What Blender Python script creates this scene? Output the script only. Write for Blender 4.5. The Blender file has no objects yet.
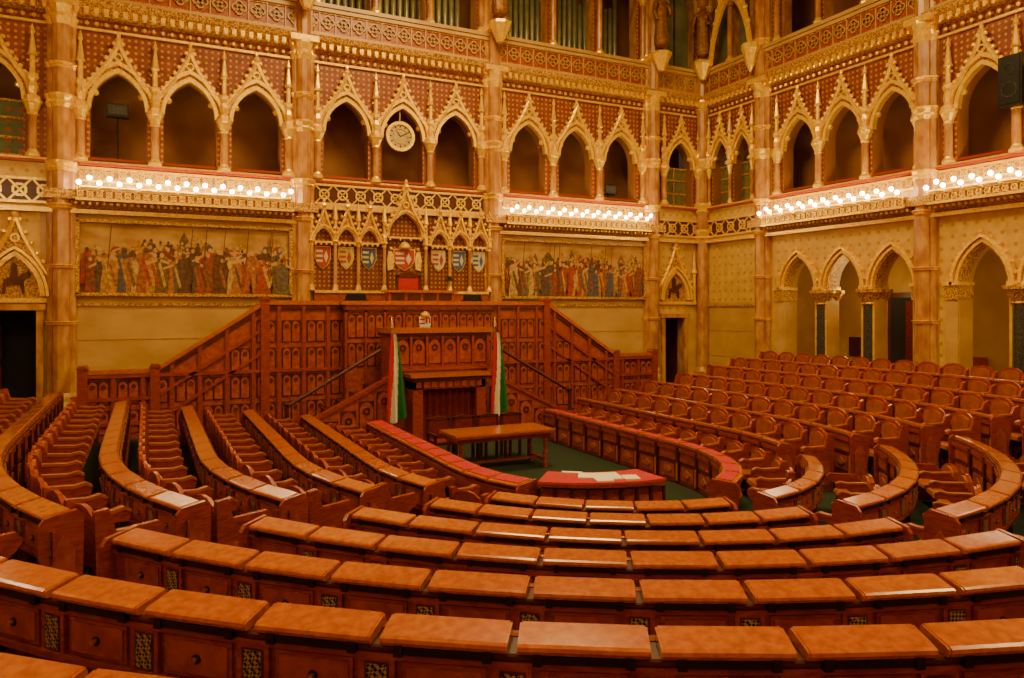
import bpy, math, random
from mathutils import Vector, Matrix
random.seed(7)
Z0 = 3.15
FL = -3.15
S = bpy.context.scene

# ------------------------------------------------------------------ materials
def _new(name):
    m = bpy.data.materials.new(name); m.use_nodes = True
    nt = m.node_tree
    return m, nt, nt.nodes['Principled BSDF']

def mat(name, c1, c2=None, rough=.5, metal=0., scale=4., stretch=(1,1,1), bump=0., coat=0., emis=None, es=0., detail=4., lo=.35, hi=.65):
    m, nt, b = _new(name)
    b.inputs['Base Color'].default_value = (*c1, 1)
    b.inputs['Roughness'].default_value = rough
    b.inputs['Metallic'].default_value = metal
    b.inputs['Coat Weight'].default_value = coat
    b.inputs['Coat Roughness'].default_value = .15
    if emis:
        b.inputs['Emission Color'].default_value = (*emis, 1)
        b.inputs['Emission Strength'].default_value = es
    if c2 or bump:
        tc = nt.nodes.new('ShaderNodeTexCoord'); mp = nt.nodes.new('ShaderNodeMapping')
        mp.inputs['Scale'].default_value = stretch
        nz = nt.nodes.new('ShaderNodeTexNoise'); nz.inputs['Scale'].default_value = scale
        nz.inputs['Detail'].default_value = detail
        nt.links.new(tc.outputs['Object'], mp.inputs['Vector']); nt.links.new(mp.outputs['Vector'], nz.inputs['Vector'])
        if c2:
            cr = nt.nodes.new('ShaderNodeValToRGB')
            cr.color_ramp.elements[0].position = lo; cr.color_ramp.elements[0].color = (*c1, 1)
            cr.color_ramp.elements[1].position = hi; cr.color_ramp.elements[1].color = (*c2, 1)
            nt.links.new(nz.outputs['Fac'], cr.inputs['Fac']); nt.links.new(cr.outputs['Color'], b.inputs['Base Color'])
        if bump:
            bp = nt.nodes.new('ShaderNodeBump'); bp.inputs['Strength'].default_value = bump; bp.inputs['Distance'].default_value = .02
            nt.links.new(nz.outputs['Fac'], bp.inputs['Height']); nt.links.new(bp.outputs['Normal'], b.inputs['Normal'])
    return m

def diaper(name, c1, c2, cg, freq, thr, rough=.5, metal=0.):
    m, nt, b = _new(name)
    b.inputs['Roughness'].default_value = rough; b.inputs['Metallic'].default_value = metal
    N = nt.nodes.new; L = nt.links.new
    tc = N('ShaderNodeTexCoord'); sp = N('ShaderNodeSeparateXYZ'); L(tc.outputs['Object'], sp.inputs[0])
    def M(op, a, bb=None):
        n = N('ShaderNodeMath'); n.operation = op
        for i, v in enumerate((a, bb)):
            if v is None: continue
            if isinstance(v, (int, float)): n.inputs[i].default_value = v
            else: L(v, n.inputs[i])
        return n.outputs[0]
    s = M('ADD', sp.outputs[0], sp.outputs[1])
    a = M('SINE', M('MULTIPLY', M('ADD', s, sp.outputs[2]), freq))
    c = M('SINE', M('MULTIPLY', M('SUBTRACT', s, sp.outputs[2]), freq))
    f = M('GREATER_THAN', M('MULTIPLY', a, c), thr)
    nz = N('ShaderNodeTexNoise'); nz.inputs['Scale'].default_value = 5; nz.inputs['Detail'].default_value = 5
    L(tc.outputs['Object'], nz.inputs['Vector'])
    cr = N('ShaderNodeValToRGB'); cr.color_ramp.elements[0].position = .35; cr.color_ramp.elements[1].position = .65
    cr.color_ramp.elements[0].color = (*c1, 1); cr.color_ramp.elements[1].color = (*c2, 1)
    L(nz.outputs['Fac'], cr.inputs['Fac'])
    mx = N('ShaderNodeMixRGB'); L(f, mx.inputs[0]); L(cr.outputs[0], mx.inputs[1]); mx.inputs[2].default_value = (*cg, 1)
    L(mx.outputs[0], b.inputs['Base Color'])
    return m

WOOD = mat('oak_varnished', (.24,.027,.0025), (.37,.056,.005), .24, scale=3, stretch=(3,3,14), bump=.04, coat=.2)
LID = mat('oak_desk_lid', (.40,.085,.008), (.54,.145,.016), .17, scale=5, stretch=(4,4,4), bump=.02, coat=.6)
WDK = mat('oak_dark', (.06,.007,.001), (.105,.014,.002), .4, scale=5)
WPAN = mat('oak_carved_panel', (.28,.038,.004), (.44,.08,.008), .34, scale=11, bump=.3)
SEAT = mat('tan_leather', (.30,.065,.011), (.42,.11,.020), .3, scale=10, bump=.1)
GOLD = mat('gilding', (.84,.45,.008), (1.0,.66,.03), .28, .35, scale=14, bump=.3)
GOLDD = mat('old_gilding', (.27,.10,.004), (.78,.41,.014), .4, .25, scale=26, bump=.6, lo=.42, hi=.58)
MPINK = mat('pink_marble', (.36,.12,.02), (.60,.29,.055), .3, scale=5, stretch=(1,1,.5))
MTAN = mat('tan_marble', (.50,.27,.06), (.62,.36,.09), .38, scale=1.1, stretch=(1,1,1.6), detail=9)
MDARK = mat('grey_granite', (.025,.025,.025), (.08,.075,.065), .2, scale=30)
REDW = diaper('stencilled_red_wall', (.19,.030,.006), (.30,.065,.012), (.56,.24,.018), 22., .55)
GOLDW = diaper('stencilled_gold_wall', (.60,.34,.035), (.73,.45,.055), (.50,.24,.018), 11., .75, metal=.05)
RECESS = mat('recess_plaster', (.27,.095,.019), (.36,.135,.03), .7, scale=1.2)
CORR = mat('corridor_plaster', (.48,.27,.055), (.58,.34,.075), .6, scale=1.5)
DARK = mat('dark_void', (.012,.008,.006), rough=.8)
CARPET = mat('green_carpet', (.008,.018,.005), (.015,.030,.009), .95, scale=40, bump=.3)
REDCLOTH = mat('red_baize', (.40,.004,.006), (.54,.008,.010), .7, scale=20)
CURT = mat('red_curtain', (.12,.003,.004), (.20,.006,.007), .85, scale=12)
PAPER = mat('paper', (.85,.78,.6), rough=.6)
BLACK = mat('black_metal', (.012,.009,.008), rough=.4, metal=.3)
BRASS = mat('brass', (.65,.38,.08), rough=.3, metal=.9)
BULB = mat('lamp_bulb', (1,.95,.85), rough=.4, emis=(1,.84,.45), es=62)
GREENSH = diaper('green_shutter', (.08,.11,.03), (.13,.15,.045), (.34,.08,.012), 13., .5)
REDLINE = mat('red_rail', (.36,.03,.006), rough=.4)
CEIL = diaper('ceiling_paint', (.35,.18,.06), (.45,.22,.08), (.7,.45,.15), 4., .5)
STATUE = mat('statue_bronze', (.20,.07,.012), (.38,.16,.028), .45, .3, scale=12, bump=.4)
PIPE = mat('organ_pipe_tin', (.26,.26,.13), (.38,.36,.20), .35, .3, scale=4)
WHITE = mat('white_cloth', (.75,.72,.6), rough=.8)
FRED = mat('flag_red', (.55,.006,.006), rough=.8)
FGRN = mat('flag_green', (.008,.14,.025), rough=.8)
FACE = mat('clock_face', (.48,.33,.10), (.60,.43,.15), .4, scale=8)
GLASS = mat('window_glass_dim', (.12,.14,.07), (.19,.20,.10), .25, scale=2)
NICHE = diaper('niche_painted_ground', (.14,.02,.006), (.19,.038,.010), (.42,.2,.02), 26., .5)
m, nt, b = _new('vent_grille')
tc = nt.nodes.new('ShaderNodeTexCoord'); ck = nt.nodes.new('ShaderNodeTexChecker'); ck.inputs['Scale'].default_value = 62
ck.inputs[1].default_value = (.006,.004,.003,1); ck.inputs[2].default_value = (.42,.30,.16,1)
mp = nt.nodes.new('ShaderNodeMapping'); mp.inputs['Rotation'].default_value = (0, .78, .4)
nt.links.new(tc.outputs['Object'], mp.inputs[0]); nt.links.new(mp.outputs[0], ck.inputs[0]); nt.links.new(ck.outputs[0], b.inputs['Base Color'])
GRILLE = m

# ------------------------------------------------------------------ builder
class MB:
    def __init__(s): s.v = []; s.f = []; s.mi = []; s.ml = []
    def m(s, mt):
        if mt not in s.ml: s.ml.append(mt)
        return s.ml.index(mt)
    def add(s, vs, fs, mt):
        o = len(s.v); k = s.m(mt)
        s.v.extend([tuple(v) for v in vs])
        for f in fs: s.f.append(tuple(i+o for i in f)); s.mi.append(k)
    def fbox(s, F, s0, s1, n0, n1, z0, z1, mt):
        vs = [F(a,b,c) for c in (z0,z1) for b in (n0,n1) for a in (s0,s1)]
        s.add(vs, [(0,1,3,2),(4,6,7,5),(0,4,5,1),(2,3,7,6),(0,2,6,4),(1,5,7,3)], mt)
    def quad(s, pts, mt): s.add(pts, [tuple(range(len(pts)))], mt)
    def fprism(s, F, poly, n0, n1, mt):
        k = len(poly)
        vs = [F(a,n0,c) for a,c in poly] + [F(a,n1,c) for a,c in poly]
        s.add(vs, [tuple(range(k)), tuple(range(2*k-1,k-1,-1))] + [(i,(i+1)%k,k+(i+1)%k,k+i) for i in range(k)], mt)
    def pprism(s, F, prof, s0, s1, mt):
        k = len(prof)
        vs = [F(s0,a,c) for a,c in prof] + [F(s1,a,c) for a,c in prof]
        s.add(vs, [tuple(range(k)), tuple(range(2*k-1,k-1,-1))] + [(i,(i+1)%k,k+(i+1)%k,k+i) for i in range(k)], mt)
    def lathe(s, O, prof, n, mt):
        vs = []; fs = []
        for r,z in prof:
            for j in range(n):
                a = 2*math.pi*j/n; vs.append((O[0]+r*math.cos(a), O[1]+r*math.sin(a), O[2]+z))
        for i in range(len(prof)-1):
            for j in range(n): fs.append((i*n+j, i*n+(j+1)%n, (i+1)*n+(j+1)%n, (i+1)*n+j))
        fs.append(tuple(range(n))); fs.append(tuple(range((len(prof)-1)*n, len(prof)*n)))
        s.add(vs, fs, mt)
    def sphere(s, c, r, mt, n=7, k=4, sz=1.):
        prof = [(r*math.sin(math.pi*i/k)+1e-4, -r*sz*math.cos(math.pi*i/k)) for i in range(k+1)]
        s.lathe(c, prof, n, mt)
    def tube(s, pts, r, n, mt):
        pts = [Vector(p) for p in pts]; vs = []; fs = []
        for i,p in enumerate(pts):
            d = (pts[min(i+1,len(pts)-1)]-pts[max(i-1,0)]).normalized()
            u = d.orthogonal() if abs(d.z) > .95 else d.cross(Vector((0,0,1)))
            u.normalize(); w = d.cross(u)
            rr = r[i] if isinstance(r,(list,tuple)) else r
            for j in range(n):
                a = 2*math.pi*j/n; vs.append(p+u*rr*math.cos(a)+w*rr*math.sin(a))
        for i in range(len(pts)-1):
            for j in range(n): fs.append((i*n+j, i*n+(j+1)%n, (i+1)*n+(j+1)%n, (i+1)*n+j))
        fs.append(tuple(range(n))); fs.append(tuple(range((len(pts)-1)*n, len(pts)*n)))
        s.add(vs, fs, mt)
    def build(s, name, smooth=False, parent=None):
        me = bpy.data.meshes.new(name)
        me.from_pydata([(x,y,z+Z0) for x,y,z in s.v], [], s.f)
        for mt in s.ml: me.materials.append(mt)
        me.polygons.foreach_set('material_index', s.mi)
        if smooth: me.polygons.foreach_set('use_smooth', [True]*len(s.f))
        me.update()
        o = bpy.data.objects.new(name, me); S.collection.objects.link(o)
        if parent: o.parent = parent
        return o

# ------------------------------------------------------------------ wall frames
WX0, WX1, WY1, WY0 = -4.35, 17.25, 20., -3.6
Fback = lambda s,n,z: (s, WY1-n, z)
Fright = lambda s,n,z: (WX1-n, WY1-s, z)
Fleft = lambda s,n,z: (WX0+n, WY1-s, z)
Frear = lambda s,n,z: (s, WY0+n, z)
G = lambda s,n,z:(s,n,z)

def arch_pts(c, hw, zs, za, m=9):
    H = max(za-zs, hw*1.001); a = (H*H-hw*hw)/(2*hw); r = hw+a; ph = math.acos(a/r)
    L = [(c+a-r*math.cos(ph*i/m), zs+r*math.sin(ph*i/m)) for i in range(m+1)]
    return L + [(2*c-x, z) for x,z in L[-2::-1]]

def wall_arches(mb, F, s0, s1, z0, z1, arches, depth, wm, im):
    es = [s0] + [(arches[i][0]+arches[i+1][0])/2 for i in range(len(arches)-1)] + [s1]
    for i,(c,hw,zs,za,zb) in enumerate(arches):
        a, b_ = es[i], es[i+1]
        P = arch_pts(c, hw, zs, za)
        for x0,x1 in ((a,c-hw),(c+hw,b_)):
            mb.quad([F(x0,0,z0),F(x1,0,z0),F(x1,0,z1),F(x0,0,z1)], wm)
            mb.quad([F(x0,-depth,z0),F(x1,-depth,z0),F(x1,-depth,z1),F(x0,-depth,z1)], wm)
        if zb > z0+.001: mb.quad([F(c-hw,0,z0),F(c+hw,0,z0),F(c+hw,0,zb),F(c-hw,0,zb)], wm)
        for p,q in zip(P[:-1],P[1:]):
            for n in (0,-depth): mb.quad([F(p[0],n,p[1]),F(q[0],n,q[1]),F(q[0],n,z1),F(p[0],n,z1)], wm)
            mb.quad([F(p[0],0,p[1]),F(q[0],0,q[1]),F(q[0],-depth,q[1]),F(p[0],-depth,p[1])], im)
        for x in (c-hw,c+hw): mb.quad([F(x,0,zb),F(x,-depth,zb),F(x,-depth,zs),F(x,0,zs)], im)
        mb.quad([F(c-hw,0,zb),F(c+hw,0,zb),F(c+hw,-depth,zb),F(c-hw,-depth,zb)], im)

def arch_band(mb, F, c, hw, zs, za, w, n0, n1, mt, m=9):
    P = arch_pts(c,hw,zs,za,m); Q = arch_pts(c,hw+w,zs,za+w*1.25,m)
    k = len(P)
    vs = [F(p[0],n1,p[1]) for p in P]+[F(q[0],n1,q[1]) for q in Q]+[F(p[0],n0,p[1]) for p in P]+[F(q[0],n0,q[1]) for q in Q]
    fs = []
    for i in range(k-1):
        fs += [(i,i+1,k+i+1,k+i),(i,i+1,2*k+i+1,2*k+i),(k+i,k+i+1,3*k+i+1,3*k+i)]
    mb.add(vs, fs, mt)

def gable(mb, F, c, hw, zs, za, w, tip, n, mt, mt2, crock=6, r=.05, fin=1.):
    m = 9
    P = arch_pts(c,hw,zs,za,m)[:m+1]
    zb = zs+.25*(za-zs)
    for sg in (1,-1):
        Gp = []
        for i in range(m+1):
            t = i/m
            Gp.append((c-(w*(1-t)**1.05), zb+(tip-zb)*(.78*t+.22*t**3)))
        if sg < 0: Gp = [(2*c-x,z) for x,z in Gp]; PP = [(2*c-x,z) for x,z in P]
        else: PP = P
        for i in range(m):
            mb.quad([F(PP[i][0],n,PP[i][1]),F(PP[i+1][0],n,PP[i+1][1]),F(Gp[i+1][0],n,Gp[i+1][1]),F(Gp[i][0],n,Gp[i][1])], mt2)
        mb.tube([F(x,n+.03,z) for x,z in Gp], r, 5, mt)
        for j in range(crock):
            t = (j+.6)/crock*m; i0 = min(int(t),m-1); fr = t-i0
            x = Gp[i0][0]*(1-fr)+Gp[i0+1][0]*fr; z = Gp[i0][1]*(1-fr)+Gp[i0+1][1]*fr
            mb.sphere(F(x-sg*.06,n+.05,z+.055), .06*fin, mt, 6, 3)
    if w > .5:
        zc = za+(tip-za)*.28
        ring(mb, F, c, zc, .1, .06, n, n+.05, mt)
    mb.sphere(F(c,n+.04,tip+.05), .09*fin, mt, 6, 4); mb.sphere(F(c,n+.04,tip+.17), .05*fin, mt, 6, 4, 2)

def lattice(mb, F, s0, s1, z0, z1, n, mt, back, bar=.022, ratio=1.):
    if back: mb.fbox(F, s0, s1, n-.06, n-.02, z0, z1, back)
    h = z1-z0; w = h*ratio; k = max(1,round((s1-s0)/w)); w = (s1-s0)/k
    for i in range(k):
        a = s0+i*w
        for (x0,x1) in ((a,a+w),(a+w,a)):
            mb.fprism(F, [(x0-bar,z0),(x0+bar,z0),(x1+bar,z1),(x1-bar,z1)], n-.02, n+.01, mt)
        ring(mb, F, a+w/2, (z0+z1)/2, h*.3, h*.2, n-.01, n+.025, mt)
    for z in (z0,z1): mb.fbox(F, s0, s1, n-.03, n+.03, z-.03, z+.03, mt)

def ring(mb, F, c, z, ro, ri, n0, n1, mt, k=8):
    vs = []
    for r,n in ((ro,n1),(ri,n1),(ro,n0)):
        for j in range(k):
            a = 2*math.pi*(j+.5)/k; vs.append(F(c+r*math.cos(a),n,z+r*math.sin(a)))
    fs = []
    for j in range(k):
        q = (j+1)%k; fs += [(j,q,k+q,k+j),(j,q,2*k+q,2*k+j)]
    mb.add(vs, fs, mt)

def colonnette(mb, F, s, n, z0, z1, r, shaft, cap, ch=.22, seg=8):
    O = F(s,n,0)
    mb.lathe((O[0],O[1],z0), [(r*1.6,0),(r*1.6,.06),(r*1.15,.12),(r,.16)], seg, cap)
    mb.lathe((O[0],O[1],z0+.16), [(r,0),(r*.96,z1-z0-ch-.16)], seg, shaft)
    mb.lathe((O[0],O[1],z1-ch), [(r,0),(r*1.25,.03),(r*1.1,.07),(r*1.9,ch*.75),(r*2.1,ch*.8),(r*2.1,ch)], seg, cap)

def pillar(F, s, big=.19):
    mb = MB()
    for ds,n,r in ((-.2,.08,.1),(.2,.08,.1),(0,.16,big)):
        O = F(s+ds,n,0)
        mb.lathe((O[0],O[1],FL), [(r*1.5,0),(r*1.5,.9),(r*1.25,1.0),(r*1.25,1.12),(r,1.2)], 10, MTAN)
        mb.lathe((O[0],O[1],FL+1.2), [(r,0),(r,2.25-FL-1.2)], 10, MPINK)
        for zz,h in ((-.4,.1),(.9,.1),(2.25,.14),(3.15,.22),(4.6,.3),(5.5,.12),(6.5,.5),(8.1,.2)):
            mb.lathe((O[0],O[1],zz), [(r,0),(r*1.3,h*.3),(r*1.1,h*.5),(r*1.45,h*.85),(r*1.45,h)], 10, GOLD)
        mb.lathe((O[0],O[1],2.39), [(r,0),(r,12.0-2.39)], 10, MPINK)
    mb.fbox(F, s-.3, s+.3, .001, .04, FL, 12.0, MTAN)
    mb.fbox(F, s-.34, s+.34, 0.001, .4, 2.5, 2.72, GOLDD)
    mb.fbox(F, s-.36, s+.36, 0.001, .42, 6.95, 7.1, GOLD)
    mb.build('marble_pilaster')

def bulbs(F, s0, s1):
    mb = MB()
    k = int((s1-s0)/.2)
    mb.tube([F(s0,.52,2.78),F(s1,.52,2.78)], .025, 6, GOLD)
    for i in range(k+1):
        s = s0+(s1-s0)*i/k; z = 2.98 if i%2 else 2.86; n = .55 if i%2 else .62
        mb.lathe(F(s,n,z-.1), [(.018,-.03),(.03,.02),(.022,.05)], 6, GOLD)
        mb.sphere(F(s,n,z), .056, BULB, 8, 6)
        mb.tube([F(s,.38,2.72),F(s,n,z-.12)], .012, 4, GOLD)
    mb.build('gallery_lamp_row', True)

def figure_poly(c, z0, h, w, v):
    if v == 0:
        return [(c-w*.5,z0),(c-w*.42,z0+h*.35),(c-w*.32,z0+h*.55),(c-w*.45,z0+h*.68),(c-w*.38,z0+h*.8),(c-w*.1,z0+h*.84),
            (c+w*.1,z0+h*.84),(c+w*.4,z0+h*.8),(c+w*.48,z0+h*.66),(c+w*.34,z0+h*.52),(c+w*.45,z0+h*.3),(c+w*.5,z0)]
    if v == 1:
        return [(c-w*.7,z0),(c-w*.5,z0+h*.4),(c-w*.6,z0+h*.6),(c-w*.2,z0+h*.82),(c+w*.12,z0+h*.84),(c+w*.5,z0+h*.72),(c+w*.25,z0+h*.5),(c+w*.2,z0+h*.2),(c+w*.3,z0)]
    return [(c-w*.25,z0),(c-w*.3,z0+h*.4),(c-w*.4,z0+h*.75),(c-w*.1,z0+h*.84),(c+w*.1,z0+h*.84),(c+w*.42,z0+h*.72),(c+w*.3,z0+h*.4),(c+w*.55,z0+h*.05),(c+w*.35,z0),(c+w*.05,z0+h*.35),(c-w*.05,z0)]
PAL = []
for i,c in enumerate([(.40,.04,.01),(.50,.16,.03),(.56,.30,.05),(.10,.03,.012),(.46,.03,.01),(.58,.25,.03),(.16,.09,.03),(.62,.38,.09),(.14,.10,.06),(.08,.05,.04),(.40,.10,.02),(.32,.04,.012),(.07,.08,.10)]):
    c = tuple(x*.84+y*.16 for x,y in zip(c,(.40,.18,.04)))
    PAL.append(mat('mural_pigment_%d'%i, c, tuple(x*.55 for x in c), .8, scale=12, lo=.4, hi=.6))
SKIN = mat('mural_skin', (.55,.28,.08), rough=.8)
MBG = mat('mural_ground', (.36,.16,.032), (.60,.34,.075), .8, scale=1.6, stretch=(1,1,2), detail=8)
MGR = mat('mural_earth', (.24,.085,.015), (.38,.17,.035), .8, scale=3)
def mural(F, s0, s1, z0, z1):
    mb = MB()
    mb.fbox(F, s0, s1, .02, .05, z0, z1, MBG)
    poly = [(s0,z0)]; k = 14
    for i in range(k+1): poly.append((s0+(s1-s0)*i/k, z0+.42+random.uniform(-.08,.12)))
    poly.append((s1,z0)); mb.fprism(F, poly, .05, .052, MGR)
    n = .054
    for i in range(14):
        c = random.uniform(s0+.4, s1-.4); h = random.uniform(.9,1.6); w = random.uniform(.12,.38)
        mb.fprism(F, [(c-w,z0+.3),(c-w*.7,z0+h*.8),(c,z0+h),(c+w*.7,z0+h*.8),(c+w,z0+.3)], n, n+.001, random.choice([MGR,PAL[6],PAL[2],PAL[5]])); n += .0015
    for row,(zb,hh,cnt) in enumerate(((.72,.62,44),(.5,.72,40),(.25,.9,34),(.04,1.05,26))):
        for i in range(cnt):
            c = s0+.15+(s1-s0-.3)*(i+random.uniform(.1,.9))/cnt
            if row == 0 and math.sin(c*2.2) < -.2: continue
            h = hh*random.uniform(.82,1.1); w = h*random.uniform(.24,.42)
            mm = random.choice(PAL)
            mb.fprism(F, figure_poly(c, z0+zb, h, w*random.choice((-1,1)), random.choice((0,0,1,2))), n, n+.001, mm)
            hz = z0+zb+h*.9; hr = h*.062
            mb.fprism(F, [(c+hr*.8*math.cos(a*.785), hz+hr*math.sin(a*.785)) for a in range(8)], n, n+.0015, SKIN if random.random()<.7 else PAL[3])
            if random.random() < .7:
                mb.fprism(F, [(c-w*.25,z0+zb+h*.7),(c-w*.1,z0+zb+h*.74),(c+w*.3,z0+zb+h*.2),(c+w*.15,z0+zb+h*.12)], n+.001, n+.002, random.choice(PAL))
            if random.random() < .35:
                sg = random.choice((-1,1))
                mb.fprism(F, [(c+sg*w*.3,z0+zb+h*.75),(c+sg*w*1.0,z0+zb+h*.66),(c+sg*w*1.05,z0+zb+h*.71),(c+sg*w*.3,z0+zb+h*.82)], n+.001, n+.002, SKIN)
            n += .0008
    for i in range(7):
        c = random.uniform(s0+.2, s1-.4); mb.fprism(F, [(c,z0+.6),(c+.02,z0+.6),(c+.1,z1-.1),(c+.08,z1-.1)], n, n+.001, PAL[3])
    mb.build('mural_painting')
    fr = MB()
    for z in (z0,z1): fr.fbox(F, s0-.05, s1+.05, 0, .16, z-.04, z+.04, GOLDD)
    for s_ in (s0,s1): fr.fbox(F, s_-.04, s_+.04, 0, .16, z0, z1, GOLDD)
    fr.build('mural_frame')

def door(F, c, zb, zt, hw):
    mb = MB()
    for sg in (-1,1):
        mb.fbox(F, c+sg*hw-.07, c+sg*hw+.07, -.3, .08, zb, zt+.1, MPINK)
    mb.fbox(F, c-hw-.12, c+hw+.12, -.3, .12, zt, zt+.14, MPINK)
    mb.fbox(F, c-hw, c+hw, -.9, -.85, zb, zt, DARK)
    for x in (c-hw,c+hw): mb.fbox(F, x-.02, x+.02, -.9, -.3, zb, zt, WDK)
    mb.fbox(F, c-hw+.02, c-hw+.08, -.8, -.1, zb, zt-.02, WDK)
    mb.fbox(F, c-hw+.08, c-hw+.1, -.7, -.2, zb+.2, zb+.9, WOOD); mb.fbox(F, c-hw+.08, c-hw+.1, -.7, -.2, zb+1.1, zt-.2, WOOD)
    return mb.build('doorway')

def door_canopy(F, c, z0):
    mb = MB()
    mb.fbox(F, c-.78, c+.78, .0, .1, z0, z0+.1, GOLD)
    arch_band(mb, F, c, .48, z0+.15, z0+1.05, .1, 0, .14, GOLD)
    arch_band(mb, F, c, .60, z0+.15, z0+1.2, .06, 0, .2, GOLD)
    mb.fprism(F, arch_pts(c,.48,z0+.12,z0+1.05), 0, .03, GOLDD)
    gable(mb, F, c, .66, z0+.15, z0+1.28, .78, z0+1.95, .06, GOLD, GOLDD, 7)
    for sg in (-1,1):
        colonnette(mb, F, c+sg*.8, .1, z0, z0+1.1, .05, GOLD, GOLD, .15, 6)
        O = F(c+sg*.8,.1,z0+1.1); mb.lathe(O, [(.1,0),(.06,.1),(.06,.2),(.005,.75)], 6, GOLD)
    mb.fprism(F, [(c-.25,z0+.2),(c-.2,z0+.2),(c-.17,z0+.4),(c+.08,z0+.4),(c+.14,z0+.2),(c+.18,z0+.22),(c+.16,z0+.5),(c+.3,z0+.62),(c+.27,z0+.72),(c+.12,z0+.66),
                   (c+.05,z0+.58),(c+.03,z0+.85),(c-.03,z0+.92),(c-.08,z0+.85),(c-.1,z0+.58),(c-.22,z0+.52)], .03, .08, WDK)
    mb.build('gilded_door_canopy')

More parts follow.
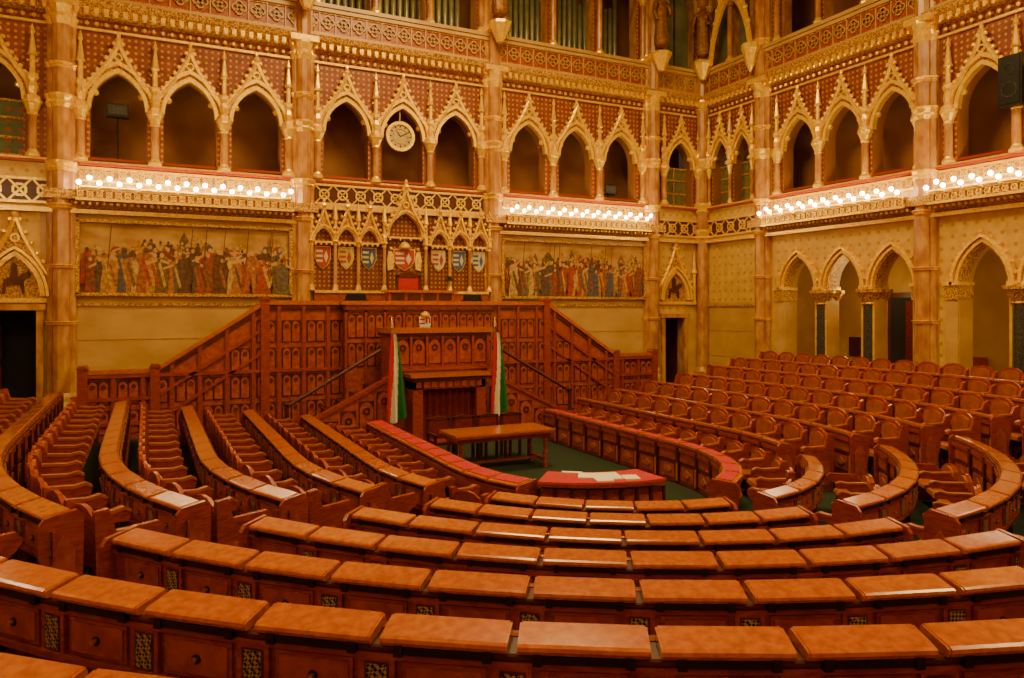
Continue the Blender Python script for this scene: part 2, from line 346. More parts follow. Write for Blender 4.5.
# ------------------------------------------------------------------ bays
def build_wall(side, F, bays, smin, smax):
    W = MB(); T = MB()
    first_arc = True
    for (s0,s1,kind) in bays:
        w = s1-s0
        if kind == 'corner': cs = [(s0+s1)/2 + (.1 if side=='back' and s0>0 else 0)]
        elif kind == 'corner2': cs = [(s0+s1)/2-.5,(s0+s1)/2+.5]
        else:
            p = (w-.75)/3; c = (s0+s1)/2+(.22 if side != 'back' else 0); cs = [c-p,c,c+p]
        cor = kind.startswith('corner')
        hw = .42 if kind=='corner2' else (.55 if cor else .6)
        zl = 2.25
        if kind == 'arcade':
            wall_arches(W, F, s0, s1, FL, zl, [(c,.56,.55,1.5,-2.3) for c in cs], .5, GOLDW, MTAN)
            W.fbox(F, s0, s1, -2.6, -2.5, FL, 2.4, CORR)
            W.fbox(F, s0, s1, -2.6, -.5, 2.0, 2.1, CORR)
            W.fbox(F, s0, s1, -2.6, -.5, -2.4, -2.3, MTAN)
            if first_arc: W.fbox(F, s0-.1, s0, -2.6, 0, FL, 2.4, CORR); first_arc = False
            for c in cs:
                arch_band(T, F, c, .53, .55, 1.46, .05, -.3, .02, GOLDD)
                arch_band(T, F, c, .58, .55, 1.52, .07, -.05, .08, GOLD)
                arch_band(T, F, c, .67, .55, 1.63, .07, -.05, .14, GOLD)
                for j in range(13):
                    a = arch_pts(c,.76,.55,1.76,6)[j]
                    T.sphere(F(a[0],.1,a[1]), .05, GOLD, 6, 3)
            for s_ in [(cs[0]+cs[1])/2,(cs[1]+cs[2])/2]:
                for n in (-.08,-.42): colonnette(T, F, s_, n, -2.3, .5, .17, MDARK, GOLDD, .42, 12)
                T.fbox(F, s_-.22, s_+.22, -.55, .1, .48, .6, GOLD)
                W.fbox(F, s_-.22, s_+.22, -.6, .1, FL, -2.2, MTAN)
            for s_ in (cs[0]-.72, cs[2]+.72):
                T.fbox(F, s_-.17, s_+.17, -.5, .1, .2, .6, GOLDD); T.fbox(F, s_-.2, s_+.2, -.5, .14, .54, .62, GOLD)
                W.fbox(F, s_-.15, s_+.15, -.5, .06, FL, .2, MTAN)
            c = cs[1]+.05
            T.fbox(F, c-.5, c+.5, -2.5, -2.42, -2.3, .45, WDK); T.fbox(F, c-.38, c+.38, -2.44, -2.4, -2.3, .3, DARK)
            T.fbox(F, c+.12, c+.36, -2.41, -2.36, -2.3, .2, CURT)
            T.fbox(F, cs[0]-.3, cs[0]+.2, -2.5, -2.46, -1.5, -.9, WDK)
            T.fbox(F, cs[2]-.2, cs[2]+.9, -2.4, -2.0, -1.9, -1.82, WOOD); T.fbox(F, cs[2]-.2, cs[2]+.9, -2.48, -2.4, -2.3, -1.3, WOOD)
            for x in (cs[2]-.2, cs[2]+.85): T.fbox(F, x, x+.06, -2.4, -2.0, -2.3, -1.6, WDK)
        elif cor and side == 'back':
            c = -2.65 if s0 < 0 else 15.98
            zb, zt = (-2.25,-.05) if s0 < 0 else (-2.65,-.33)
            W.fbox(F, s0, c-.47, -.3, 0, FL, zl, MTAN); W.fbox(F, c+.47, s1, -.3, 0, FL, zl, MTAN)
            W.fbox(F, c-.47, c+.47, -.3, 0, zt, zl, GOLDW); W.fbox(F, c-.47, c+.47, -.9, 0, FL, zb, MTAN)
            door(F, c, zb, zt, .47)
            door_canopy(F, c, .12)
        else:
            W.fbox(F, s0, s1, -.3, 0, FL, .2, MTAN)
            W.fbox(F, s0, s1, -.3, 0, .2, zl, GOLDW if kind!='mural' else MTAN)
            T.fbox(F, s0+.3, s1-.3, 0, .05, .05, .12, GOLDD)
            for z in (-.75,-1.6): T.fbox(F, s0+.3, s1-.3, 0, .012, z-.008, z+.008, MPINK)
        if kind == 'mural': mural(F, s0+.32, s1-.32, .32, 2.05)
        W.fbox(F, s0, s1, -.6, 0, zl, 3.35, GOLDW)
        if kind != 'center':
            W.fbox(F, s0, s1, 0, .2, 2.2, 2.3, GOLD)
            if not cor:
                W.pprism(F, [(0,2.3),(.15,2.32),(.4,2.52),(.42,2.75),(0,2.75)], s0+.3, s1-.3, GOLDD)
                lattice(T, F, s0+.3, s1-.3, 2.5, 2.74, .46, GOLD, REDW, .015, .8)
                lattice(T, F, s0+.3, s1-.3, 2.98, 3.28, .08, GOLD, GOLDD, .018, .9)
                k = int((w-.6)/.14)
                for i in range(k+1): T.sphere(F(s0+.3+(w-.6)*i/k,.34,2.42), .045, GOLD, 6, 3)
                bulbs(F, s0+.38, s1-.38)
            else:
                lattice(T, F, s0+.1, s1-.1, 2.42, 2.95, .06, GOLD, WDK, .03, 1.)
        T.fbox(F, s0+.2, s1-.2, 0, .16, 3.33, 3.39, REDLINE)
        T.fbox(F, s0+.2, s1-.2, 0, .12, 3.39, 3.44, GOLD)
        zs, za = 4.72, 5.62
        wall_arches(W, F, s0, s1, 3.35, 7.1, [(c,hw,zs,za,3.45) for c in cs], .4, REDW, RECESS)
        dn = -1.3
        W.fbox(F, s0, s1, dn-.1, dn, 3.2, 7.1, RECESS)
        W.fbox(F, s0, s1, dn-.1, -.4, 3.2, 3.3, WDK); W.fbox(F, s0, s1, dn-.1, -.4, 6.6, 6.7, RECESS)
        for c in cs:
            arch_band(T, F, c, hw-.03, zs, za-.03, .09, -.08, .08, GOLD)
            arch_band(T, F, c, hw+.06, zs, za+.09, .06, -.05, .03, GOLDD)
            arch_band(T, F, c, hw+.11, zs, za+.15, .08, -.05, .12, GOLD)
            gable(T, F, c, hw+.15, zs, za+.2, hw+.2, 6.3, .05, GOLD, GOLDD, 9, .06)
            for sg in (-1,1):
                P = arch_pts(c,hw,zs,za,9); q = P[3] if sg<0 else P[-4]
                T.sphere(F(q[0]-sg*.04,-.04,q[1]), .08, GOLD, 6, 4)
            if cor:
                T.fbox(F, c-hw, c+hw, -.42, -.36, 3.45, 4.75, GREENSH)
                T.fbox(F, c-.02, c+.02, -.38, -.3, 3.45, 4.8, GOLDD)
                for z in (3.5,3.9,4.35,4.75): T.fbox(F, c-hw, c+hw, -.38, -.32, z, z+.05, GOLDD)
            else:
                T.fbox(F, c-hw, c+hw, -.06, -.02, 3.5, 3.56, REDLINE)
        p = cs[1]-cs[0] if len(cs) > 1 else hw*2+.36
        bs = [cs[0]-p/2]+[c+p/2 for c in cs]
        for s_ in bs:
            r = .095 if kind!='corner2' else .05
            colonnette(T, F, s_, .1, 3.44, 4.72, r, MPINK, GOLD, .34, 10)
            O = F(s_,.12,4.72)
            T.lathe(O, [(.16,0),(.16,.08),(.08,.14),(.11,.3),(.08,.42),(.12,.5),(.12,.58),(.06,.64),(.06,1.0),(.11,1.04),(.08,1.1),(.03,1.5),(.06,1.55),(.005,1.75)], 6, GOLD)
            for sg in (-1,1):
                for dz in (.3,.6,.9): T.sphere(F(s_+sg*.09,.12,4.72+dz), .035, GOLD, 5, 3)
        W.pprism(F, [(0,6.8),(.1,6.85),(.3,7.05),(.34,7.18),(-.4,7.18),(-.4,7.1),(0,7.1)], s0, s1, GOLDD)
        k = int(w/.2)
        for i in range(k):
            a = s0+(i+.5)*w/k
            T.fbox(F, a-.05, a+.05, 0, .26, 6.86, 7.0, GOLD)
            T.sphere(F(a,.3,6.84), .045, GOLD, 6, 3)
            T.sphere(F(a,.08,6.68), .055, GOLD, 6, 3)
        T.fbox(F, s0, s1, 0, .06, 6.52, 6.58, GOLD)
        W.fbox(F, s0, s1, .02, .12, 7.18, 8.0, WPAN if kind!='corner' else MPINK)
        k = int(w/.42)
        for i in range(k):
            a = s0+(i+.5)*w/k; z = 7.6
            for dx,dz in ((.09,0),(-.09,0),(0,.09),(0,-.09)): ring(T, F, a+dx, z+dz, .1, .065, .1, .17, MTAN)
            T.fbox(F, a-w/k/2-.015, a-w/k/2+.015, .1, .16, 7.3, 7.9, MTAN)
            T.fprism(F, [(a-.06,z),(a,z-.06),(a+.06,z),(a,z+.06)], .12, .14, WDK)
        for z in (7.24,7.92): T.fbox(F, s0, s1, .08, .2, z-.05, z+.05, MTAN)
        for z in (7.31,7.85): T.fbox(F, s0, s1, .1, .15, z-.02, z+.02, GOLDD)
        T.fbox(F, s0, s1, -.3, .24, 7.98, 8.08, MTAN)
        wall_arches(W, F, s0, s1, 8.08, 12.4, [(c,hw+.06,10.2,11.3,8.1) for c in cs], .4, REDW, MPINK)
        W.fbox(F, s0, s1, -1.9, -1.8, 7.1, 12.4, RECESS); W.fbox(F, s0, s1, -1.9, -.4, 7.18, 7.28, WDK)
        for c in cs:
            arch_band(T, F, c, hw+.06, 10.2, 11.3, .1, -.05, .08, GOLD)
        for s_ in bs: colonnette(T, F, s_, .1, 8.08, 10.2, .09, MPINK, GOLD, .3, 10)
        if cor:
            for c in cs: T.fbox(F, c-hw-.06, c+hw+.06, -.36, -.3, 8.08, 10.6, GLASS); T.fbox(F, c-.02, c+.02, -.3, -.26, 8.08, 11.2, WDK)
    W.build('wall_'+side)
    T.build('trim_'+{'back':'1','right':'2','left':'3'}[side])
    for s_ in sorted({b[0] for b in bays}|{b[1] for b in bays}):
        if smin < s_ < smax: pillar(F, s_)

build_wall('back', Fback, [(-4.35,-1.75,'corner'),(-1.75,3.7,'mural'),(3.7,9.2,'center'),(9.2,15.0,'mural'),(15.0,17.25,'corner')], -4.3, 17.2)
build_wall('right', Fright, [(0,2.85,'corner2'),(2.85,8.2,'arcade'),(8.2,13.55,'arcade'),(13.55,18.9,'arcade'),(18.9,23.6,'plain')], .1, 23.5)
build_wall('left', Fleft, [(0,2.85,'corner2'),(2.85,8.2,'plain'),(8.2,13.55,'plain'),(13.55,18.9,'plain'),(18.9,23.6,'plain')], .1, 23.5)
for x,y in ((17.1,19.85),(-4.2,19.85)):
    mb = MB()
    mb.lathe((x,y,FL), [(.3,0),(.3,1.0),(.2,1.15),(.2,15.1)], 12, MPINK)
    for z in (2.3,3.2,4.7,6.7,8.1): mb.lathe((x,y,z), [(.2,0),(.27,.08),(.23,.14),(.3,.3),(.3,.36)], 12, GOLD)
    mb.build('marble_corner_shaft')
mb = MB(); mb.fbox(Frear, WX0-.3, WX1+.3, -.3, 0, FL, 12.4, MTAN)
mb.fbox(Frear, WX0, WX1, 0, .1, FL, -.9, WOOD)
mb.build('wall_rear')
mb = MB(); mb.fbox(G, WX0-3, WX1+3, WY0-.5, WY1+2.2, FL-.2, FL, CARPET); mb.build('floor')
mb = MB(); mb.fbox(G, WX0-2.2, WX1+3, WY0-.5, WY1+2.2, 12.4, 12.6, CEIL)
for i in range(6): mb.fbox(G, WX0, WX1, WY0+i*4.5, WY0+i*4.5+.4, 12.05, 12.4, GOLDD)
mb.build('ceiling')

# ------------------------------------------------------------------ organ pipes
for (a,b_) in ((9.7,14.5),(4.2,8.7)):
    mb = MB(); k = int((b_-a)/.2)
    for i in range(k):
        s_ = a+(i+.5)*(b_-a)/k; O = Fback(s_,-1.2,7.3)
        top = 3.4+.6*math.sin(i*1.1)
        mb.lathe(O, [(.02,0),(.075,.6),(.075,.75),(.055,.78),(.08,.85),(.08,top)], 8, PIPE)
    mb.fbox(Fback, a-.1, b_+.1, -1.5, -.95, 7.28, 7.7, WDK)
    mb.build('organ_pipes', True)

# ------------------------------------------------------------------ central gothic screen
C0 = 6.45
mb = MB(); F = Fback
mb.fbox(F, 4.0, 8.9, 0, .12, .2, 2.6, NICHE)
mb.fbox(F, 3.95, 8.95, 0, .34, .05, .42, WPAN)
mb.fbox(F, 3.95, 8.95, 0, .38, .40, .47, GOLD)
niches = [(C0-2.25,.27),(C0-1.63,.27),(C0-1.01,.27),(C0,.5),(C0+1.01,.27),(C0+1.63,.27),(C0+2.25,.27)]
for i,(c,hw) in enumerate(niches):
    big = hw > .4
    zs = 1.75 if not big else 1.95; za = zs+hw*1.35; tip = 2.66 if not big else 3.3
    mb.fbox(F, c-hw+.03, c+hw-.03, .12, .14, .5, zs, NICHE)
    for w_,n in ((0,.3),(.05,.34)): arch_band(mb, F, c, hw-.03+w_, zs, za+w_, .05, .1, n, GOLD, 6)
    gable(mb, F, c, hw+.02, zs, za+.05, hw+.05, tip, .3, GOLD, GOLDD, 7 if big else 5, .05 if big else .035, 1. if big else .8)
    mb.fbox(F, c-hw, c+hw, .12, .3, zs-.03, zs+.02, GOLD)
    for j in range(4):
        x = c-hw+.06+j*(2*hw-.12)/3; mb.sphere(F(x,.3,zs-.06), .035, GOLD, 6, 3)
for s_ in (C0-2.56,C0-1.94,C0-1.32,C0-.6,C0+.6,C0+1.32,C0+1.94,C0+2.56):
    colonnette(mb, F, s_, .26, .47, 1.8, .05, MPINK, GOLD, .16, 8)
    mb.lathe(F(s_,.28,1.8), [(.08,0),(.08,.12),(.05,.2),(.05,.5),(.08,.55),(.005,1.05)], 6, GOLD)
mb.build('gothic_canopy_screen')
mb = MB()
lattice(mb, F, 4.0, 8.9, 2.78, 3.28, .12, GOLD, WDK, .025, 1.)
mb.fbox(F, 3.95, 8.95, 0, .2, 2.62, 2.74, GOLD)
mb.build('trim_4')
cols = [[(.40,.03,.02),(.6,.5,.3)],[(.5,.38,.08),(.4,.03,.02)],[(.05,.08,.18),(.6,.45,.12)],[(.45,.04,.03),(.65,.55,.35)],[(.6,.5,.3),(.4,.04,.03)],[(.06,.1,.22),(.6,.5,.3)],[(.6,.5,.3),(.05,.1,.22)]]
for i,(c,hw) in enumerate(niches):
    mb = MB(); w = .19 if hw < .4 else .28; z = 1.38
    out = [(c-w,z+.24),(c+w,z+.24),(c+w,z-.05),(c+w*.6,z-.22),(c,z-.32),(c-w*.6,z-.22),(c-w,z-.05)]
    A = mat('shield_a_%d'%i, cols[i][0], rough=.5); B = mat('shield_b_%d'%i, cols[i][1], rough=.5)
    mb.fprism(F, [(c+(x-c)*1.12,z+(y-z)*1.1) for x,y in out], .14, .18, GOLD)
    mb.fprism(F, out, .18, .2, A)
    for k in range(3): mb.fprism(F, [(c-w*.95,z+.16-k*.13),(c-.01,z+.16-k*.13),(c-.01,z+.1-k*.13),(c-w*.95,z+.1-k*.13)], .2, .21, B)
    mb.fprism(F, [(c+w*.4,z+.15),(c+w*.7,z-.02),(c+w*.4,z-.18),(c+w*.1,z-.02)], .2, .215, B)
    if hw > .4:
        mb.lathe(F(c,.2,z+.27), [(.16,0),(.17,.05),(.14,.12),(.07,.18),(.01,.2)], 10, GOLD)
        mb.fbox(F, c-.01, c+.01, .19, .21, z+.46, z+.56, GOLD); mb.fbox(F, c-.03, c+.03, .19, .21, z+.5, z+.52, GOLD)
        for sg in (-1,1):
            mb.fprism(F, [(c+sg*.32,z-.3),(c+sg*.3,z),(c+sg*.36,z+.18),(c+sg*.46,z+.2),(c+sg*.5,z-.05),(c+sg*.48,z-.35)], .16, .2, GOLD)
            mb.sphere(F(c+sg*.39,.2,z+.26), .05, GOLD, 6, 4)
    mb.build('heraldic_shield')
mb = MB()
def disc(r0,r1,n0,n1,mt,k=28):
    c,z = 6.4,4.82
    if r0 == 0: mb.fprism(F, [(c+r1*math.cos(2*math.pi*j/k), z+r1*math.sin(2*math.pi*j/k)) for j in range(k)], n0, n1, mt)
    else: ring(mb, F, c, z, r1, r0, n0, n1, mt, k)
disc(0,.36,-.1,-.04,FACE); disc(.33,.42,-.1,0,GOLD); disc(.2,.22,-.05,-.03,GOLDD)
for j in range(12):
    a = j*math.pi/6
    mb.fprism(F, [(6.4+r*math.cos(a+d), 4.82+r*math.sin(a+d)) for r,d in ((.25,-.05),(.31,-.05),(.31,.05),(.25,.05))], -.04, -.03, BLACK)
for a,l in ((2.2,.17),(.5,.26)):
    ux,uz = math.cos(a),math.sin(a)
    mb.fprism(F, [(6.4-uz*.012,4.82+ux*.012),(6.4+uz*.012,4.82-ux*.012),(6.4+ux*l+uz*.005,4.82+uz*l-ux*.005),(6.4+ux*l-uz*.005,4.82+uz*l+ux*.005)], -.03, -.02, BLACK)
mb.tube([F(6.4,-.08,5.2),F(6.4,-.08,5.6)], .02, 5, GOLD)
mb.build('wall_clock')
for (c,z) in ((-.62,4.75),(13.5,3.85)):
    mb = MB()
    mb.fbox(Fback, c-.25, c+.25, -.35, -.1, z-.16, z+.16, BLACK)
    mb.fbox(Fback, c-.2, c+.2, -.1, -.08, z-.11, z+.11, MDARK)
    mb.tube([Fback(c,-.25,3.46),Fback(c,-.25,z-.1)], .02, 6, BLACK)
    mb.lathe(Fback(c,-.25,3.45), [(.18,0),(.18,.03),(.03,.06)], 8, BLACK)
    mb.build('loudspeaker_on_stand')
mb = MB(); mb.fbox(Fright, 10.12, 10.62, .16, .42, 4.4, 5.5, BLACK); mb.fbox(Fright, 10.16, 10.58, .42, .44, 4.45, 5.45, BLACK)
mb.fbox(Fright, 10.3, 10.44, .0, .16, 4.8, 5.1, BLACK)
ring(mb, Fright, 10.37, 4.75, .17, .14, .44, .455, MDARK, 16); ring(mb, Fright, 10.37, 5.2, .12, .1, .44, .455, MDARK, 16)
mb.build('wall_loudspeaker')
mb = MB()
p0 = Vector((16.95,19.3,8.1)); p1 = Vector((16.75,17.25,8.1))
for off,r in ((0,.09),(.28,.05),(.5,.07)):
    pts = []
    for i in range(17):
        t = i/16; q = p0.lerp(p1,t); pts.append((q.x, q.y, 8.1+(1.9+off)*math.sin(math.pi*t)**.7))
    mb.tube(pts, r, 6, GOLD)
for i in range(1,16):
    t = i/16; q = p0.lerp(p1,t); mb.sphere((q.x,q.y,8.1+2.5*math.sin(math.pi*t)**.7+.05), .09, GOLD, 6, 4)
mb.lathe((p1.x,p1.y,7.3), [(.03,0),(.12,.2),(.2,.55),(.28,.7),(.28,.85)], 8, GOLD)
mb.tube([(p1.x,p1.y,7.75),(17.2,17.25,7.5)], .1, 6, GOLD)
mb.build('gilded_corner_arch')

# ------------------------------------------------------------------ statues
def statue(x, y, z, fx, fy):
    V = [(0,0,.95),(0,0,.55),(0,0,.12),(0,0,1.3),(0,0,1.52),(0,0,1.62),(0,0,1.76),
         (.22,0,1.45),(.30,-.08,1.15),(.12,-.24,1.12),(-.22,0,1.45),(-.30,-.04,1.15),(-.26,-.16,.9)]
    E = [(0,1),(1,2),(0,3),(3,4),(4,5),(5,6),(4,7),(7,8),(8,9),(4,10),(10,11),(11,12)]
    Rr = [.2,.23,.29,.21,.12,.07,.12,.1,.075,.045,.1,.075,.045]
    me = bpy.data.meshes.new('saint_statue'); me.from_pydata(V, E, [])
    o = bpy.data.objects.new('saint_statue', me); S.collection.objects.link(o)
    md = o.modifiers.new('skin','SKIN')
    for i,r in enumerate(Rr):
        sv = me.skin_vertices[0].data[i] if me.skin_vertices else None
        if sv: sv.radius = (r,r*.85); sv.use_root = (i==0)
    o.modifiers.new('sub','SUBSURF').levels = 1
    me.materials.append(STATUE)
    o.location = (x,y,z+Z0); o.rotation_euler = (0,0,math.atan2(fx,-fy)); o.scale = (1.1,1.1,1.1)
    return o
for x,y,fx,fy in ((15.0,19.4,0,-1),(16.85,19.55,-.7,-.7),(9.2,19.4,0,-1),(3.7,19.4,0,-1)):
    mb = MB(); mb.lathe((x,y,7.7), [(.1,0),(.15,.1),(.3,.42),(.34,.5),(.34,.58)], 8, GOLD)
    mb.lathe((x,y,10.6), [(.36,0),(.38,.1),(.3,.2),(.2,.5),(.02,1.3)], 8, GOLD)
    mb.build('statue_console_and_canopy')
    statue(x,y,8.28,fx,fy)

# ------------------------------------------------------------------ hemicycle
CX, CY = 6.45, 10.7
rings = [(2.2,.6,-2.42),(3.5,.6,-2.25),(4.65,.6,-2.08),(5.8,.5,-1.93),(6.95,.35,-1.77),(8.1,.2,-1.6),(9.25,.05,-1.43),(10.35,0.,-1.25)]
DH = .82
def dense(R, k, a0, a1, yl=None, yr=None):
    P = []
    if yl: P += [(CX-R, yl+(CY-yl)*i/30) for i in range(30)]
    n = max(8,int((a1-a0)/1.5))
    P += [(CX+R*math.cos(math.radians(a0+(a1-a0)*i/n)), CY+(R+k)*math.sin(math.radians(a0+(a1-a0)*i/n))) for i in range(n+1)]
    if yr: P += [(CX+R, CY+(yr-CY)*(i+1)/30) for i in range(30)]
    return P
def resample(P, step):
    L = [0]
    for p,q in zip(P[:-1],P[1:]): L.append(L[-1]+math.hypot(q[0]-p[0],q[1]-p[1]))
    n = max(1,round(L[-1]/step)); out = []; j = 0
    for i in range(n+1):
        d = L[-1]*i/n
        while j < len(L)-2 and L[j+1] < d: j += 1
        f = (d-L[j])/(L[j+1]-L[j]); out.append((P[j][0]+(P[j+1][0]-P[j][0])*f, P[j][1]+(P[j+1][1]-P[j][1])*f))
    return out
def normals(P):
    N = []
    for i in range(len(P)):
        a = P[max(i-1,0)]; b_ = P[min(i+1,len(P)-1)]
        tx,ty = b_[0]-a[0], b_[1]-a[1]; l = math.hypot(tx,ty); N.append((ty/l,-tx/l))
    return N
def sweep(mb, P, N, prof, mt):
    k = len(prof); vs = []; fs = []
    for p,n in zip(P,N):
        for a,z in prof: vs.append((p[0]+n[0]*a, p[1]+n[1]*a, z))
    for i in range(len(P)-1):
        for j in range(k): fs.append((i*k+j, i*k+(j+1)%k, (i+1)*k+(j+1)%k, (i+1)*k+j))
    fs.append(tuple(range(k))); fs.append(tuple(range((len(P)-1)*k, len(P)*k)))
    mb.add(vs, fs, mt)
def rect(n0,n1,z0,z1): return [(n0,z0),(n1,z0),(n1,z1),(n0,z1)]

YT = 17.9
mb = MB()
for i,(R,k,zt) in enumerate(rings):
    if i == 0: continue
    zf = zt-DH
    R2 = rings[i+1][0]+.3-.62 if i+1 < len(rings) else 10.6
    k2 = rings[i+1][1] if i+1 < len(rings) else 0
    Rin = R-.4
    A = dense(Rin, k, 180, 360, YT-1.4, YT-1.4); Bp = dense(max(R2,R+.4)+.1 if i+1 < len(rings) else 10.75, k2, 180, 360, YT-1.4, YT-1.4)
    n = len(A); vs = []; fs = []
    for a in A: vs.append((a[0],a[1],zf))
    for b_ in Bp: vs.append((b_[0],b_[1],zf))
    for a in A: vs.append((a[0],a[1],FL-.01))
    for q in range(n-1):
        fs.append((q,q+1,n+q+1,n+q)); fs.append((q,q+1,2*n+q+1,2*n+q))
    mb.add(vs, fs, CARPET)
    for e in (0,n-1):
        mb.quad([(A[e][0],A[e][1],zf),(Bp[e][0],Bp[e][1],zf),(Bp[e][0],Bp[e][1],FL),(A[e][0],A[e][1],FL)], WOOD)
mb.build('carpeted_tier_steps')
mb = MB(); zt = rings[-1][2]-DH+.12
A = dense(10.72, 0, 180, 360); n = len(A)
vs = [(a[0],a[1],zt) for a in A]+[(a[0],WY0,zt) for a in A]+[(a[0],a[1],FL) for a in A]
mb.add(vs, [(q,q+1,n+q+1,n+q) for q in range(n-1)]+[(q,q+1,2*n+q+1,2*n+q) for q in range(n-1)], CARPET)
mb.build('gallery_floor_rear')
for x0,x1,z in ((WX0,-1.6,-2.27),(14.4,WX1,-2.67)):
    mb = MB(); mb.fbox(G, x0, x1, 18.0, 19.99, FL, z, CARPET); mb.build('door_landing')

def desk_row(P, zt, seats=True, lidw=.17, sp=.62, name='desk_row', drawers=True, baize=False, hb=1.0, ka=1.0):
    P = resample(P, sp); N = normals(P); mb = MB(); zf = zt-DH
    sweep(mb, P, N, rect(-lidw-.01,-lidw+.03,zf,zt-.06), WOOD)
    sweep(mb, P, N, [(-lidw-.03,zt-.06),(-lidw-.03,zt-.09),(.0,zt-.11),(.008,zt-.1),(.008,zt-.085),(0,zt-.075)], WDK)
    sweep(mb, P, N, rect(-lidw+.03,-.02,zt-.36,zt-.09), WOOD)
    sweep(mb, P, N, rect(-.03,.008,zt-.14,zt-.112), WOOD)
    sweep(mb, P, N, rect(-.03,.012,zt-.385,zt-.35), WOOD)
    sweep(mb, P, N, rect(-lidw-.045,-lidw-.01,zf,zf+.12), WDK)
    sweep(mb, P, N, rect(-lidw-.045,-lidw-.01,zt-.15,zt-.085), WOOD)
    sweep(mb, P, N, rect(-lidw-.035,-lidw-.01,zt-.36,zt-.33), WDK)
    for i in range(len(P)-1):
        c = ((P[i][0]+P[i+1][0])/2, (P[i][1]+P[i+1][1])/2)
        tx,ty = P[i+1][0]-P[i][0], P[i+1][1]-P[i][1]; l = math.hypot(tx,ty); tx/=l; ty/=l
        nx,ny = ty,-tx
        f = lambda s,n,z,c=c,tx=tx,ty=ty,nx=nx,ny=ny,zt=zt: (c[0]+tx*s+nx*n, c[1]+ty*s+ny*n, zt+z)
        h = l/2-.022; d = -lidw
        prof = [(d,-.05),(d,-.008),(d+.01,0),(.012,-.026),(.03,-.034),(.034,-.05),(.028,-.066),(-.0,-.07)]
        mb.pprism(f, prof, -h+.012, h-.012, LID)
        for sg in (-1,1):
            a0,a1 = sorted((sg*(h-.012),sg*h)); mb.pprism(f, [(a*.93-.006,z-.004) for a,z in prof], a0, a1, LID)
        if baize: mb.pprism(f, [(d+.03,.002),(-.03,-.013),(-.03,-.02),(d+.03,-.004)], -h+.03, h-.03, REDCLOTH)
        if drawers:
            mb.fbox(f, -.2, .2, .0, .03, -.104, -.07, BLACK)
            for sg in (-1,1): mb.fbox(f, sg*.2-.02, sg*.2+.02, .0, .038, -.112, -.062, BLACK)
            mb.fbox(f, -.19, .19, -.02, -.005, -.34, -.15, WOOD)
            mb.fbox(f, -.17, .17, -.005, .004, -.32, -.17, WPAN)
            mb.fprism(f, [(.024*math.cos(a*.785),-.245+.024*math.sin(a*.785)) for a in range(8)], .004, .01, BLACK)
            mb.fprism(f, [(.013*math.cos(a*.785),-.245+.013*math.sin(a*.785)) for a in range(8)], .01, .034, BRASS)
            mb.fbox(f, l/2-.085, l/2+.085, -.02, .0, -.35, -.135, WOOD); mb.fbox(f, l/2-.058, l/2+.058, .0, .003, -.34, -.155, WDK); mb.fbox(f, l/2-.048, l/2+.048, .003, .006, -.33, -.165, GRILLE)
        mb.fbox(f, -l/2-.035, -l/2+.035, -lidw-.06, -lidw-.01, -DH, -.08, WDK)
        mb.fbox(f, -l/2-.022, -l/2+.022, -lidw-.072, -lidw-.06, -DH+.15, -.36, LID)
        mb.fbox(f, -.2, .2, -lidw-.03, -lidw-.01, -DH+.18, -.40, WPAN)
        mb.fprism(f, [(-.12,-DH+.3),(0,-DH+.24),(.12,-DH+.3),(.12,-.5),(0,-.44),(-.12,-.5)], -lidw-.042, -lidw-.03, LID)
        mb.fbox(f, -.24, .24, -lidw-.024, -lidw-.01, -.32, -.16, WPAN)
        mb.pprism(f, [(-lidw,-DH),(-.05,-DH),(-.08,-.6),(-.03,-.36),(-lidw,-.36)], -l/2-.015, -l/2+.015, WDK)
        if seats:
            q = -DH
            mb.pprism(f, [(.27,q+.40*ka),(.29,q+.455*ka),(.34,q+.47*ka),(.66,q+.44*ka),(.68,q+.40*ka),(.30,q+.385*ka)], -.235, .235, SEAT)
            mb.fbox(f, -.2, .2, .36, .6, q+.2, q+.39*ka, WDK)
            top = [(-.26,q+.42*ka),(.26,q+.42*ka),(.26,q+hb-.16),(.23,q+hb-.07),(.12,q+hb-.015),(0,q+hb),(-.12,q+hb-.015),(-.23,q+hb-.07),(-.26,q+hb-.16)]
            mb.fprism(f, top, .70, .74, WOOD)
            zc = q+.42*ka+(hb-.42*ka)*.5
            mb.fprism(f, [(x*.8,(z-zc)*.8+zc) for x,z in top], .665, .70, SEAT)
            mb.pprism(f, [(n_,q+z*ka) for n_,z in ((.62,0),(.73,0),(.75,min(.9,hb)),(.66,min(.86,hb)),(.6,.72),(.36,.70),(.25,.72),(.2,.67),(.22,.61),(.34,.62),(.42,.54),(.36,.35),(.4,0),(.52,0),(.52,.4),(.62,.4))], -l/2-.03, -l/2+.03, WOOD)
            mb.pprism(f, [(n_,q+z*ka) for n_,z in ((.62,.72),(.36,.702),(.26,.722),(.2,.69),(.2,.72),(.26,.755),(.36,.735),(.62,.755))], -l/2-.04, -l/2+.04, SEAT)
    for e in (0,-1):
        c = P[e]; nx,ny = N[e]; tx,ty = -ny,nx
        sg = -1 if e == 0 else 1
        f = lambda s,n,z,c=c,tx=tx,ty=ty,nx=nx,ny=ny,zt=zt: (c[0]+tx*s+nx*n, c[1]+ty*s+ny*n, zt+z)
        a,b_ = (-.04,.0) if sg < 0 else (0,.04)
        out = [(-lidw-.06,-DH),(.06,-DH),(.05,-.5),(.09,-.3),(.08,-.08),(.04,-.03),(-lidw-.02,.0),(-lidw-.07,-.05)]
        mb.pprism(f, out, a, b_, WOOD)
        a,b_ = (-.055,-.04) if sg < 0 else (.04,.055)
